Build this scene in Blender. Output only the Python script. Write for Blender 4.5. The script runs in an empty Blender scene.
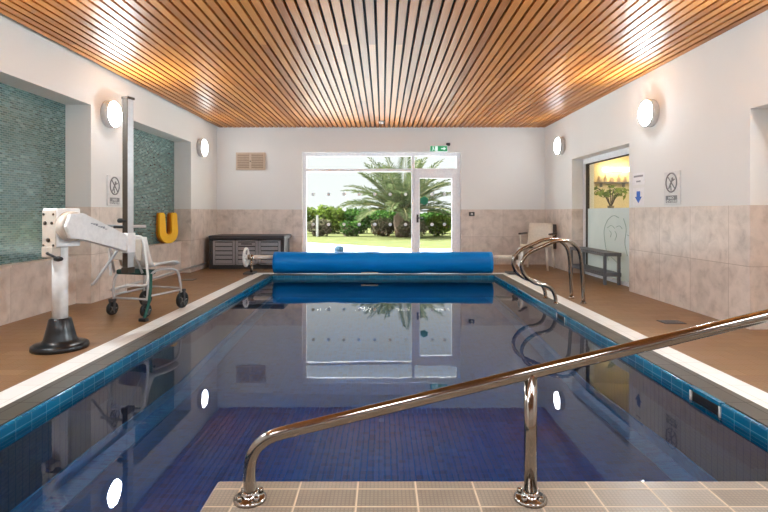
import bpy, bmesh, math, random
from mathutils import Vector, Matrix
random.seed(7)
PI = math.pi
scene = bpy.context.scene
COL = scene.collection

# ------------------------------------------------------------------ camera
F, CX, HY, H = 512.0, 383.0, 213.0, 1.03
cam_d = bpy.data.cameras.new('camera'); cam = bpy.data.objects.new('camera', cam_d); COL.objects.link(cam)
cam.location = (0, 0, H); cam.rotation_euler = (PI / 2, 0, 0)
cam_d.sensor_fit = 'HORIZONTAL'; cam_d.sensor_width = 36; cam_d.lens = 36 * F / 768
cam_d.shift_x = (384 - CX) / 768; cam_d.shift_y = (HY - 256) / 768
cam_d.clip_start = 0.05; cam_d.clip_end = 300
scene.camera = cam
vs = scene.view_settings
vs.view_transform = 'Standard'; vs.look = 'None'; vs.gamma = 1; vs.use_curve_mapping = False
vs.exposure = 1.6

def lin(c):
    return tuple((x / 12.92 if x <= .04045 else ((x + .055) / 1.055) ** 2.4) for x in [v / 255 for v in c])

# ------------------------------------------------------------------ materials
class NT:
    def __init__(s, name):
        m = bpy.data.materials.new(name); m.use_nodes = True
        s.m = m; s.t = m.node_tree; s.t.nodes.clear()
        s.out = s.t.nodes.new('ShaderNodeOutputMaterial')
    def n(s, typ, **kw):
        nd = s.t.nodes.new(typ)
        for k, v in kw.items(): setattr(nd, k, v)
        return nd
    def l(s, a, b): s.t.links.new(a, b)
    def math(s, op, a, b=None, c=None, clamp=False):
        nd = s.n('ShaderNodeMath', operation=op, use_clamp=clamp)
        for i, v in enumerate((a, b, c)):
            if v is None: continue
            if isinstance(v, (int, float)): nd.inputs[i].default_value = v
            else: s.l(v, nd.inputs[i])
        return nd.outputs[0]
    def mixc(s, f, a, b, blend='MIX'):
        nd = s.n('ShaderNodeMix', data_type='RGBA', blend_type=blend)
        for i, v in ((0, f), (6, a), (7, b)):
            if isinstance(v, (int, float)): nd.inputs[i].default_value = v
            elif isinstance(v, tuple): nd.inputs[i].default_value = (*v[:3], 1)
            else: s.l(v, nd.inputs[i])
        return nd.outputs[2]
    def ramp(s, f, stops, interp='LINEAR'):
        nd = s.n('ShaderNodeValToRGB'); cr = nd.color_ramp; cr.interpolation = interp
        while len(cr.elements) > 1: cr.elements.remove(cr.elements[-1])
        for i, (p, c) in enumerate(stops):
            e = cr.elements[0] if i == 0 else cr.elements.new(p)
            e.position = p; e.color = (*c[:3], 1)
        s.l(f, nd.inputs[0]); return nd.outputs[0]
    def pos(s):
        g = s.n('ShaderNodeNewGeometry'); sp = s.n('ShaderNodeSeparateXYZ'); s.l(g.outputs['Position'], sp.inputs[0])
        return g, sp
    def noise(s, vec, scale, detail=3, rough=.5, dist=0):
        nd = s.n('ShaderNodeTexNoise'); nd.inputs['Scale'].default_value = scale
        nd.inputs['Detail'].default_value = detail; nd.inputs['Roughness'].default_value = rough
        nd.inputs['Distortion'].default_value = dist
        if vec is not None: s.l(vec, nd.inputs['Vector'])
        return nd.outputs[0]
    def bsdf(s, **kw):
        b = s.n('ShaderNodeBsdfPrincipled')
        for k, v in kw.items():
            k = k.replace('_', ' ')
            if isinstance(v, (int, float)): b.inputs[k].default_value = v
            elif isinstance(v, tuple): b.inputs[k].default_value = (*v[:3], 1)
            else: s.l(v, b.inputs[k])
        s.l(b.outputs[0], s.out.inputs[0]); return b
    def bump(s, h, strength, dist=.01):
        b = s.n('ShaderNodeBump'); b.inputs['Strength'].default_value = strength; b.inputs['Distance'].default_value = dist
        s.l(h, b.inputs['Height']); return b.outputs[0]

def simple(name, rgb, rough=.5, metal=0.0, var=.06, scale=30, bump=0.0, **kw):
    t = NT(name); c = lin(rgb)
    tc = t.n('ShaderNodeTexCoord')
    f = t.noise(tc.outputs['Object'], scale, 3)
    d = tuple(v * (1 - var) for v in c); u = tuple(min(1, v * (1 + var)) for v in c)
    col = t.ramp(f, [(.3, d), (.7, u)])
    b = t.bsdf(Base_Color=col, Roughness=rough, Metallic=metal, **kw)
    if bump: t.l(t.bump(f, bump, .004), b.inputs['Normal'])
    return t.m

def tiles(name, stops, w, h, mortar, msize, offset=0.0, rough=.4, cloud=None, cloud_scale=3, u0=0.0, v0=0.0,
          swap=False, bump=.25, spec=.5, mrough=.7, fleck=None, sub=None):
    """per-tile random colour from the ramp `stops`, grout, optional cloudy stain ramp multiplied in"""
    t = NT(name); g, sp = t.pos()
    sn = t.n('ShaderNodeSeparateXYZ'); t.l(g.outputs['True Normal'], sn.inputs[0])
    ny = t.math('GREATER_THAN', t.math('ABSOLUTE', sn.outputs[1]), .5)
    nz = t.math('GREATER_THAN', t.math('ABSOLUTE', sn.outputs[2]), .5)
    fx = t.math('MAXIMUM', ny, nz)
    X, Y, Z = sp.outputs
    def sel(f, a, b): return t.math('ADD', t.math('MULTIPLY', f, a), t.math('MULTIPLY', t.math('SUBTRACT', 1, f), b))
    U = t.math('ADD', sel(fx, X, Y), 50 * w - u0); V = t.math('ADD', sel(nz, Y, Z), 50 * h - v0)
    if swap: U, V = V, U
    row = t.math('FLOOR', t.math('DIVIDE', V, h))
    if offset:
        U = t.math('ADD', U, t.math('MULTIPLY', t.math('MODULO', row, 2), w * offset))
    colm = t.math('FLOOR', t.math('DIVIDE', U, w))
    du = t.math('PINGPONG', U, w / 2); dv = t.math('PINGPONG', V, h / 2)
    dm = t.math('MINIMUM', du, dv)
    mask = t.n('ShaderNodeMapRange'); mask.inputs[1].default_value = msize * .4; mask.inputs[2].default_value = msize * .6
    t.l(dm, mask.inputs[0]); mask = mask.outputs[0]
    cv = t.n('ShaderNodeCombineXYZ'); t.l(row, cv.inputs[0]); t.l(colm, cv.inputs[1])
    wn = t.n('ShaderNodeTexWhiteNoise', noise_dimensions='2D'); t.l(cv.outputs[0], wn.inputs[0])
    col = t.ramp(wn.outputs[0], [(p, lin(c)) for p, c in stops])
    if cloud:
        f = t.noise(g.outputs['Position'], cloud_scale, 6, .62, .4)
        cl = t.ramp(f, [(p, c) for p, c in cloud])
        col = t.mixc(1.0, col, cl, 'MULTIPLY')
    if fleck:
        f = t.noise(g.outputs['Position'], fleck[0], 2)
        col = t.mixc(1.0, col, t.ramp(f, [(.35, (fleck[1],) * 3), (.65, (fleck[2],) * 3)]), 'MULTIPLY')
    if sub:
        sm = t.math('MINIMUM', t.math('PINGPONG', U, sub[0] / 2), t.math('PINGPONG', V, sub[0] / 2))
        sm = t.math('LESS_THAN', sm, sub[0] * .16)
        col = t.mixc(sm, col, (sub[1],) * 3, 'MULTIPLY')
    col = t.mixc(mask, lin(mortar), col)
    ro = t.math('ADD', t.math('MULTIPLY', mask, rough - mrough), mrough)
    b = t.bsdf(Base_Color=col, Roughness=ro, Specular_IOR_Level=spec)
    if bump: t.l(t.bump(mask, bump, .002), b.inputs['Normal'])
    return t.m

def plaster(name, rgb):
    t = NT(name); g, sp = t.pos()
    f = t.noise(g.outputs['Position'], 1.2, 4); f2 = t.noise(g.outputs['Position'], 120, 2)
    c = lin(rgb)
    col = t.ramp(f, [(.3, tuple(v * .97 for v in c)), (.7, c)])
    b = t.bsdf(Base_Color=col, Roughness=.75)
    t.l(t.bump(f2, .12, .003), b.inputs['Normal']); return t.m

M = {}
M['plaster'] = plaster('white painted plaster', (238, 238, 236))
G4 = (1, 1, 1)
M['stone'] = tiles('beige stone wall tile', [(0, (217, 203, 192)), (.5, (228, 214, 203)), (1, (221, 207, 196))], .6, .555, (187, 170, 157), .006,
                   rough=.32, cloud=[(.28, (.70, .675, .66)), (.42, (.88, .87, .86)), (.55, (1, 1, 1)), (.75, (1.12, 1.12, 1.12))], cloud_scale=7, bump=.15)
M['mosaic'] = tiles('teal glass mosaic', [(0, (40, 74, 76)), (.25, (84, 124, 122)), (.5, (58, 98, 98)), (.7, (112, 152, 148)), (.85, (62, 92, 82)), (1, (140, 172, 168))],
                    .06, .022, (120, 138, 134), .005, offset=.5, rough=.14, bump=.4, spec=1.0)
M['floor'] = tiles('brown ceramic deck tile', [(0, (136, 100, 62)), (.4, (148, 112, 70)), (.7, (140, 101, 66)), (1, (155, 119, 80))], .232, .116,
                   (140, 110, 82), .006, offset=.5, rough=.42, cloud=[(.3, (.86, .82, .80)), (.7, (1, 1, 1))], cloud_scale=1.1, bump=.35, sub=(.029, .84))
M['stripe'] = tiles('white ceramic edge tile', [(0, (232, 228, 222)), (1, (238, 234, 229))], .232, .18, (205, 196, 186), .004, rough=.35, swap=True, bump=.1)
M['coping'] = tiles('grey brown coping tile', [(0, (72, 65, 55)), (.5, (81, 74, 64)), (1, (76, 69, 59))], .116, .232, (64, 58, 50), .005, rough=.4,
                    cloud=[(.3, (.84, .82, .8)), (.7, (1, 1, 1))], cloud_scale=6, bump=.2, swap=False)
M['platform'] = tiles('beige ribbed grip tile', [(0, (145, 129, 111)), (.5, (156, 140, 124)), (1, (137, 120, 103))], .218, .115, (197, 172, 145), .007, u0=-.095, v0=1.911 - .115 * 30,
                      rough=.38, cloud=[(.3, (.86, .85, .84)), (.7, (1, 1, 1))], cloud_scale=8, bump=.3, sub=(.0145, .76))
M['blue_tile'] = tiles('glazed blue waterline tile', [(0, (10, 94, 128)), (.5, (15, 110, 144)), (1, (7, 81, 117))], .116, .05, (62, 131, 151), .003, rough=.12, bump=.25)
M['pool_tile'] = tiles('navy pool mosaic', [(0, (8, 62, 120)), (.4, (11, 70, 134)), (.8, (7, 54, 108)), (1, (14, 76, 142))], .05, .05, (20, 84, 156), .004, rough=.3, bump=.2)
M['pool_wall'] = tiles('shade darkened pool wall mosaic', [(0, (10, 32, 68)), (.5, (14, 38, 78)), (1, (8, 26, 58))], .05, .05, (22, 48, 88), .004, rough=.3, bump=.2)  # wall tiles coloured darker to carry the underwater shade
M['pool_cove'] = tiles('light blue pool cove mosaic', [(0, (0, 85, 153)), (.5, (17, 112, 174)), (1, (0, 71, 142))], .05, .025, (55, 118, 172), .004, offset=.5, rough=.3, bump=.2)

def wood_ceiling():
    t = NT('varnished cedar slats'); g, sp = t.pos()
    idx = t.math('FLOOR', t.math('DIVIDE', t.math('ADD', sp.outputs[0], 10.0), .092))
    seg = t.math('FLOOR', t.math('DIVIDE', t.math('ADD', sp.outputs[1], t.math('MULTIPLY', t.math('MODULO', idx, 3), 1.3)), 3.9))
    cv = t.n('ShaderNodeCombineXYZ'); t.l(idx, cv.inputs[0]); t.l(seg, cv.inputs[1])
    wn = t.n('ShaderNodeTexWhiteNoise', noise_dimensions='2D'); t.l(cv.outputs[0], wn.inputs[0])
    mp = t.n('ShaderNodeMapping'); mp.inputs['Scale'].default_value = (30, .8, 30); t.l(g.outputs['Position'], mp.inputs[0])
    gr = t.noise(mp.outputs[0], 2.0, 5, .6, .3)
    f = t.math('ADD', t.math('MULTIPLY', wn.outputs[0], .55), t.math('MULTIPLY', gr, .45))
    col = t.ramp(f, [(.15, lin((156, 92, 32))), (.45, lin((194, 118, 46))), (.7, lin((208, 134, 58))), (.9, lin((220, 152, 78)))])
    b = t.bsdf(Base_Color=col, Roughness=.4, Specular_IOR_Level=.55)
    t.l(t.bump(gr, .25, .004), b.inputs['Normal']); return t.m
M['wood'] = wood_ceiling()
M['lining'] = simple('black ceiling lining', (20, 20, 22), .6)

def water():
    t = NT('still pool water'); g, sp = t.pos()
    mp = t.n('ShaderNodeMapping'); mp.inputs['Scale'].default_value = (1, .55, 1); t.l(g.outputs['Position'], mp.inputs[0])
    f = t.noise(mp.outputs[0], 2.2, 2, .5)
    f2 = t.noise(mp.outputs[0], 26, 2, .5)
    hgt = t.math('ADD', f, t.math('MULTIPLY', f2, .06))
    b = t.bsdf(Base_Color=(.93, .97, 1.0), Roughness=0.0, IOR=1.33, Transmission_Weight=1.0)
    t.l(t.bump(hgt, .05, .02), b.inputs['Normal']); return t.m
M['water'] = water()

def clear_glass(name, tint=(.96, .99, .98), refl=1.0):
    t = NT(name)
    tr = t.n('ShaderNodeBsdfTransparent'); tr.inputs[0].default_value = (*tint, 1)
    gl = t.n('ShaderNodeBsdfGlossy'); gl.inputs['Roughness'].default_value = 0.0
    fr = t.n('ShaderNodeFresnel'); fr.inputs[0].default_value = 1.45
    tc = t.n('ShaderNodeTexCoord'); nz = t.noise(tc.outputs['Object'], 2.0)
    mx = t.n('ShaderNodeMixShader')
    ge = t.n('ShaderNodeNewGeometry')
    t.l(t.math('MULTIPLY', t.math('MULTIPLY', fr.outputs[0], t.math('SUBTRACT', 1, ge.outputs['Backfacing'])), t.math('ADD', t.math('MULTIPLY', nz, .05), refl)), mx.inputs[0])
    t.l(tr.outputs[0], mx.inputs[1]); t.l(gl.outputs[0], mx.inputs[2]); t.l(mx.outputs[0], t.out.inputs[0]); return t.m
M['glass'] = clear_glass('clear window glass')
def frosted():
    t = NT('frosted glass film'); tc = t.n('ShaderNodeTexCoord'); f = t.noise(tc.outputs['Object'], 3, 2)
    col = t.ramp(f, [(.3, lin((216, 228, 236))), (.7, lin((224, 234, 242)))])
    tl = t.n('ShaderNodeBsdfTranslucent'); t.l(col, tl.inputs[0])
    df = t.n('ShaderNodeBsdfDiffuse'); t.l(col, df.inputs[0])
    tr = t.n('ShaderNodeBsdfTransparent'); tr.inputs[0].default_value = (.85, .95, .95, 1)
    m1 = t.n('ShaderNodeMixShader'); m1.inputs[0].default_value = .55; t.l(tl.outputs[0], m1.inputs[1]); t.l(df.outputs[0], m1.inputs[2])
    m2 = t.n('ShaderNodeMixShader'); m2.inputs[0].default_value = .12; t.l(m1.outputs[0], m2.inputs[1]); t.l(tr.outputs[0], m2.inputs[2])
    t.l(m2.outputs[0], t.out.inputs[0]); return t.m
M['frost'] = frosted()

def emit(name, rgb, strength):
    t = NT(name); e = t.n('ShaderNodeEmission')
    tc = t.n('ShaderNodeTexCoord'); f = t.noise(tc.outputs['Object'], 4)
    c = t.ramp(f, [(.3, rgb), (.7, tuple(min(1, v * 1.02) for v in rgb))]); t.l(c, e.inputs[0])
    e.inputs[1].default_value = strength; t.l(e.outputs[0], t.out.inputs[0]); return t.m
LAMP = 66.0
M['lamp'] = emit('glowing lamp diffuser', (.80, .92, 1.0), LAMP)
M['lamp_far'] = emit('softer glowing lamp diffuser', (.92, .97, 1.0), LAMP * .17)
M['lamp_added'] = emit('added lamp diffuser', (.80, .92, 1.0), LAMP * 2.3)  # glow of the unseen wall lamp pair added for the near walls
M['warm_lamp'] = emit('glowing amber wall light', (1.0, .72, .36), 7)
M['reception_fill'] = emit('warm reception fill light', (1.0, .84, .60), 115)  # glow of the light added in the reception
M['panel'] = emit('added fill panel diffuser', (.85, .93, 1.0), 11)  # glow of the added fill panels
M['exit_white'] = emit('lit white exit symbol', (.85, 1.0, .92), .34)
M['exit_green'] = emit('lit green exit panel', lin((60, 160, 105)), .34)
M['lamp_rim'] = simple('white lamp housing', (214, 212, 210), .4)
M['steel'] = simple('polished stainless steel', (158, 149, 140), .12, 1.0, .03)
M['steel_grey'] = simple('brushed grey steel tube', (150, 150, 150), .28, 1.0, .05)
M['tube_silver'] = simple('satin silver tube', (196, 196, 198), .34, .45)
M['white_paint'] = simple('white powder coated metal', (232, 230, 228), .35)
M['frame_white'] = simple('white window frame', (246, 246, 252), .4)
M['beige_paint'] = simple('beige grey metal plate', (196, 182, 168), .45)
M['black'] = simple('black rubber', (22, 22, 24), .45)
M['black_gloss'] = simple('satin black plastic', (18, 19, 22), .3)
M['dark_brown'] = simple('dark bronze aluminium', (78, 68, 60), .35, .6)
M['alu'] = simple('satin aluminium', (200, 202, 204), .35, .55)
M['green_fabric'] = simple('dark green webbing', (14, 74, 62), .7)
M['teal_band'] = simple('dark green pad', (20, 56, 50), .6)
M['seat_white'] = simple('white moulded plastic', (226, 224, 220), .35)
M['seat_back'] = simple('pale beige plastic', (206, 196, 184), .45)
M['cover'] = None
def cover():
    t = NT('blue bubble cover foil'); tc = t.n('ShaderNodeTexCoord')
    mp = t.n('ShaderNodeMapping'); mp.inputs['Scale'].default_value = (.7, 6, 6); t.l(tc.outputs['Object'], mp.inputs[0])
    f = t.noise(mp.outputs[0], 2.5, 4, .6); f2 = t.noise(tc.outputs['Object'], 4, 4, .6)
    col = t.ramp(f, [(.25, lin((0, 112, 190))), (.75, lin((0, 130, 208)))])
    b = t.bsdf(Base_Color=col, Roughness=.4, Specular_IOR_Level=.2)
    t.l(t.bump(f2, .25, .02), b.inputs['Normal']); return t.m
M['cover'] = cover()
M['box_grey'] = simple('grey resin panel', (150, 146, 148), .5)
M['box_lid'] = simple('charcoal resin lid', (50, 46, 48), .5)
M['bench'] = simple('dark grey slatted plastic', (104, 106, 113), .42)
M['cream'] = simple('cream plastic', (224, 212, 196), .4)
M['chair_dark'] = simple('dark brown wood', (70, 54, 46), .4)
M['yellow'] = simple('yellow foam', (252, 194, 22), .55, var=.05)
M['amber'] = simple('amber orange foam', (214, 132, 20), .55, var=.05)
M['ochre'] = simple('rust orange foam', (176, 98, 30), .55, var=.05)
M['vent'] = simple('beige vent plastic', (206, 186, 166), .5)
M['vent_dark'] = simple('tan grille', (196, 174, 152), .6)
M['vent_hole'] = simple('dark vent slot', (150, 128, 110), .8)
M['sign_plate'] = simple('brushed silver sign plate', (226, 226, 226), .35)
M['sign_grey'] = simple('grey sign print', (128, 128, 130), .5)
M['mark_grey'] = simple('pale grey lettering', (168, 168, 172), .5)
M['paper'] = simple('white paper', (240, 240, 242), .6)
M['ink'] = simple('grey print', (150, 150, 156), .6)
M['blue_ink'] = simple('blue print', (40, 96, 190), .6)
M['green_sign'] = simple('green sign print', (20, 120, 84), .5)
M['grey_dark'] = simple('dark grey plastic', (70, 66, 66), .5)
M['etch'] = simple('etched grey line', (130, 160, 165), .6)
M['dot'] = simple('white safety dot film', (235, 238, 240), .6)
M['room_cream'] = simple('cream reception wall', (226, 214, 180), .7)
M['lino'] = simple('reception carpet', (120, 110, 100), .9)
M['terracotta'] = simple('grey glazed vase', (120, 112, 92), .4)
def leafmat(name, stops, trans=.3):
    t = NT(name); g, sp = t.pos()
    oi = t.n('ShaderNodeTexWhiteNoise', noise_dimensions='3D')
    sc = t.n('ShaderNodeVectorMath', operation='SNAP'); sc.inputs[1].default_value = (.06, .06, .06); t.l(g.outputs['Position'], sc.inputs[0])
    t.l(sc.outputs[0], oi.inputs[0])
    col = t.ramp(oi.outputs[0], [(p, lin(c)) for p, c in stops])
    df = t.n('ShaderNodeBsdfDiffuse'); tl = t.n('ShaderNodeBsdfTranslucent'); t.l(col, df.inputs[0]); t.l(col, tl.inputs[0])
    mx = t.n('ShaderNodeMixShader'); mx.inputs[0].default_value = trans
    t.l(df.outputs[0], mx.inputs[1]); t.l(tl.outputs[0], mx.inputs[2]); t.l(mx.outputs[0], t.out.inputs[0]); return t.m
M['hedge'] = leafmat('dark hedge leaves', [(0, (28, 55, 22)), (.5, (47, 76, 32)), (1, (70, 94, 42))])
M['hedge_light'] = leafmat('light hedge leaves', [(0, (54, 73, 23)), (.5, (77, 94, 35)), (1, (96, 106, 49))])
M['grey_leaf'] = leafmat('grey green shrub leaves', [(0, (53, 58, 40)), (.5, (76, 75, 57)), (1, (100, 91, 75))])
M['pink_leaf'] = leafmat('pale pink blossom', [(0, (65, 48, 44)), (.5, (77, 63, 58)), (1, (88, 77, 71))])
M['frond'] = leafmat('palm leaflets', [(0, (42, 56, 33)), (.5, (67, 76, 49)), (1, (93, 98, 70))], .35)
M['plant_leaf'] = leafmat('house plant leaves', [(0, (96, 122, 60)), (.5, (128, 150, 76)), (1, (160, 172, 96))])
M['rachis'] = simple('yellow green palm stalk', (87, 83, 46), .6)
M['trunk'] = simple('palm trunk fibre', (70, 55, 42), .9, var=.3, scale=12, bump=.6)
M['stem'] = simple('brown twig', (52, 40, 30), .9)
M['post'] = simple('weathered white post', (125, 123, 119), .7)
M['bin'] = simple('blue grey plastic', (34, 52, 66), .8, Specular_IOR_Level=.1)
def grass():
    t = NT('sunlit lawn'); g, sp = t.pos()
    f = t.noise(g.outputs['Position'], 1.6, 5, .6); f2 = t.noise(g.outputs['Position'], 40, 3)
    c = t.ramp(t.math('ADD', t.math('MULTIPLY', f, .7), t.math('MULTIPLY', f2, .3)), [(.3, lin((63, 67, 40))), (.7, lin((80, 82, 54)))])
    t.bsdf(Base_Color=c, Roughness=.95, Specular_IOR_Level=0.0); return t.m
M['grass'] = grass()
M['paving'] = tiles('pale patio paving', [(0, (212, 214, 218)), (1, (222, 224, 226))], .6, .6, (196, 198, 200), .01, rough=.7)
M['outer'] = simple('outside render', (200, 196, 190), .8)

# ------------------------------------------------------------------ mesh builder
class MB:
    def __init__(s): s.bm = bmesh.new(); s.mi = 0
    def _mark(s, faces, smooth=False):
        for f in faces: f.material_index = s.mi; f.smooth = smooth
    def box(s, a, b, bevel=0.0, mat=None, seg=2):
        a, b = Vector(a), Vector(b)
        r = bmesh.ops.create_cube(s.bm, size=1.0)
        vs_ = r['verts']; c = (a + b) / 2; d = b - a
        for v in vs_: v.co = Vector((v.co.x * d.x, v.co.y * d.y, v.co.z * d.z)) + c
        fs = list({f for v in vs_ for f in v.link_faces})
        s._mark(fs)
        if bevel > 0:
            es = list({e for v in vs_ for e in v.link_edges})
            r2 = bmesh.ops.bevel(s.bm, geom=es, offset=min(bevel, min(abs(d.x), abs(d.y), abs(d.z)) * .45), segments=seg, affect='EDGES', profile=.5)
            for f in r2['faces']: f.material_index = s.mi; f.smooth = True
            vs_ = list({v for f in r2['faces'] for v in f.verts} | {v for v in vs_ if v.is_valid})
        if mat is not None:
            for v in vs_: v.co = mat @ v.co
        return s
    def tube(s, pts, r, n=12, closed=False, caps=True, smooth_path=0, radii=None):
        pts = [Vector(p) for p in pts]
        if smooth_path:
            out = []
            N = len(pts)
            for i in range(N if closed else N - 1):
                p0 = pts[(i - 1) % N] if closed or i > 0 else pts[0] * 2 - pts[1]
                p1 = pts[i]; p2 = pts[(i + 1) % N]
                p3 = pts[(i + 2) % N] if closed or i + 2 < N else pts[-1] * 2 - pts[-2]
                for k in range(smooth_path):
                    t = k / smooth_path
                    out.append(.5 * ((2 * p1) + (p2 - p0) * t + (2 * p0 - 5 * p1 + 4 * p2 - p3) * t * t + (3 * p1 - p0 - 3 * p2 + p3) * t ** 3))
            if not closed: out.append(pts[-1])
            pts = out
        N = len(pts); rings = []; prev = None
        for i, p in enumerate(pts):
            if closed: tg = pts[(i + 1) % N] - pts[i - 1]
            else: tg = pts[min(i + 1, N - 1)] - pts[max(i - 1, 0)]
            tg.normalize()
            if prev is None:
                up = Vector((0, 0, 1)) if abs(tg.z) < .9 else Vector((1, 0, 0))
                u = tg.cross(up).normalized()
            else:
                u = (prev - tg * prev.dot(tg)).normalized()
            prev = u; w = tg.cross(u)
            rr = radii[min(i, len(radii) - 1)] if radii else r
            rings.append([s.bm.verts.new(p + (u * math.cos(2 * PI * k / n) + w * math.sin(2 * PI * k / n)) * rr) for k in range(n)])
        fs = []
        for i in range(N if closed else N - 1):
            A, B = rings[i], rings[(i + 1) % N]
            for k in range(n): fs.append(s.bm.faces.new((A[k], A[(k + 1) % n], B[(k + 1) % n], B[k])))
        s._mark(fs, True)
        if caps and not closed:
            s._mark([s.bm.faces.new(rings[0][::-1]), s.bm.faces.new(rings[-1])])
        return s
    def lathe(s, prof, n=32, origin=(0, 0, 0), axis='Z', smooth=True):
        o = Vector(origin); rings = []
        def m(r, a, h):
            x, y = r * math.cos(a), r * math.sin(a)
            if axis == 'Z': return o + Vector((x, y, h))
            if axis == 'X': return o + Vector((h, x, y))
            return o + Vector((y, h, x))
        for r, h in prof:
            if r < 1e-6: rings.append([s.bm.verts.new(m(0, 0, h))])
            else: rings.append([s.bm.verts.new(m(r, 2 * PI * k / n, h)) for k in range(n)])
        fs = []
        for A, B in zip(rings[:-1], rings[1:]):
            for k in range(n):
                k2 = (k + 1) % n
                if len(A) == 1 and len(B) == 1: continue
                if len(A) == 1: fs.append(s.bm.faces.new((A[0], B[k2], B[k])))
                elif len(B) == 1: fs.append(s.bm.faces.new((A[k], A[k2], B[0])))
                else: fs.append(s.bm.faces.new((A[k], A[k2], B[k2], B[k])))
        for R, fl in ((rings[0], True), (rings[-1], False)):
            if len(R) > 1: fs.append(s.bm.faces.new(R[::-1] if fl else R))
        s._mark(fs, smooth)
        return s
    def prism(s, poly, ext, smooth=False, mat=None):
        """poly: list of 3D points, extruded by vector ext"""
        e = Vector(ext)
        a = [s.bm.verts.new(Vector(p)) for p in poly]; b = [s.bm.verts.new(Vector(p) + e) for p in poly]
        if mat is not None:
            for v in a + b: v.co = mat @ v.co
        n = len(poly); fs = []
        for k in range(n):
            f = s.bm.faces.new((a[k], a[(k + 1) % n], b[(k + 1) % n], b[k])); fs.append(f)
        s._mark(fs, smooth)
        s._mark([s.bm.faces.new(a[::-1]), s.bm.faces.new(b)])
        return s
    def sheet(s, grid, thick=0.0):
        """grid[i][j] of points; optionally thickened along normals"""
        V = [[s.bm.verts.new(Vector(p)) for p in r] for r in grid]
        fs = []
        for i in range(len(V) - 1):
            for j in range(len(V[0]) - 1):
                fs.append(s.bm.faces.new((V[i][j], V[i + 1][j], V[i + 1][j + 1], V[i][j + 1])))
        s._mark(fs, True)
        if thick:
            bmesh.ops.recalc_face_normals(s.bm, faces=fs)
            r = bmesh.ops.solidify(s.bm, geom=fs, thickness=thick)
            for f in r['geom']:
                if isinstance(f, bmesh.types.BMFace): f.smooth = True; f.material_index = s.mi
        return s
    def quad(s, pts):
        s._mark([s.bm.faces.new([s.bm.verts.new(Vector(p)) for p in pts])]); return s
    def build(s, name, mats, parent=None, loc=None, shift=None, recalc=True):
        if recalc: bmesh.ops.recalc_face_normals(s.bm, faces=s.bm.faces[:])
        if shift is not None:
            sv = Vector(shift)
            for v in s.bm.verts: v.co -= sv
        me = bpy.data.meshes.new(name); s.bm.to_mesh(me); s.bm.free()
        for mm in (mats if isinstance(mats, (list, tuple)) else [mats]): me.materials.append(mm)
        o = bpy.data.objects.new(name, me); COL.objects.link(o)
        if parent is not None: o.parent = parent
        if loc is not None: o.location = loc
        return o

def tag(o, label=None, cat=None, group=None, kind=None):
    if label: o['label'] = label
    if cat: o['category'] = cat
    if group: o['group'] = group
    if kind: o['kind'] = kind
    return o
def empty(name, loc=(0, 0, 0), rz=0.0):
    o = bpy.data.objects.new(name, None); COL.objects.link(o); o.location = loc; o.rotation_euler = (0, 0, rz)
    o.empty_display_size = .1; return o
def kids(o): return [c for c in bpy.data.objects if c.parent == o]
def copy_tree(o, parent=None):
    c = o.copy(); COL.objects.link(c)
    if parent is not None: c.parent = parent
    for ch in kids(o): copy_tree(ch, c)
    return c
def struct(o): o['kind'] = 'structure'; return o
def W(px, py, Y):               # measured picture point to a place in the room at depth Y
    return Vector(((px - CX) * Y / F, Y, H - (py - HY) * Y / F))

# ------------------------------------------------------------------ measures of the room
XL, XR, YB, YN, ZC = -3.32, 3.24, 10.24, -3.2, 2.74
ZD = 1.10                       # height of the tiled dado
ZT = 2.90
PW, PY0, PY1 = 1.83, 0.30, 8.45 # pool
PFX, PFY = -.637, 1.975         # entry platform corner
ZW = -.06                       # water level
ZF = -1.35                      # pool floor

# ---- deck
def rects(mb, rs, z0, z1):
    for x0, x1, y0, y1 in rs: mb.box((x0, y0, z0), (x1, y1, z1))
b = MB()
rects(b, [(XL - .35, -2.20, YN, YB), (2.20, XR + .55, YN, YB), (-2.20, 2.20, 8.82, YB), (-2.20, 2.20, YN, -.08)], -.2, 0)
struct(b.build('floor', M['floor']))
b = MB()
rects(b, [(-2.20, -2.02, -.08, 8.82), (2.02, 2.20, -.08, 8.82), (-2.02, 2.02, 8.64, 8.82), (-2.02, -.637, -.08, .1)], -.2, 0)
struct(b.build('trim_1', M['stripe']))
b = MB()
rects(b, [(-2.02, -1.86, .1, 8.64), (1.86, 2.02, -.08, 8.64), (-1.86, 1.86, 8.48, 8.64), (-1.86, PFX, .1, .27)], -.2, 0)
struct(b.build('trim_2', M['coping']))
b = MB(); b.box((PFX, -.08, -.2), (1.86, PFY, 0), bevel=.012)
struct(b.build('trim_3', M['platform']))
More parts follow.
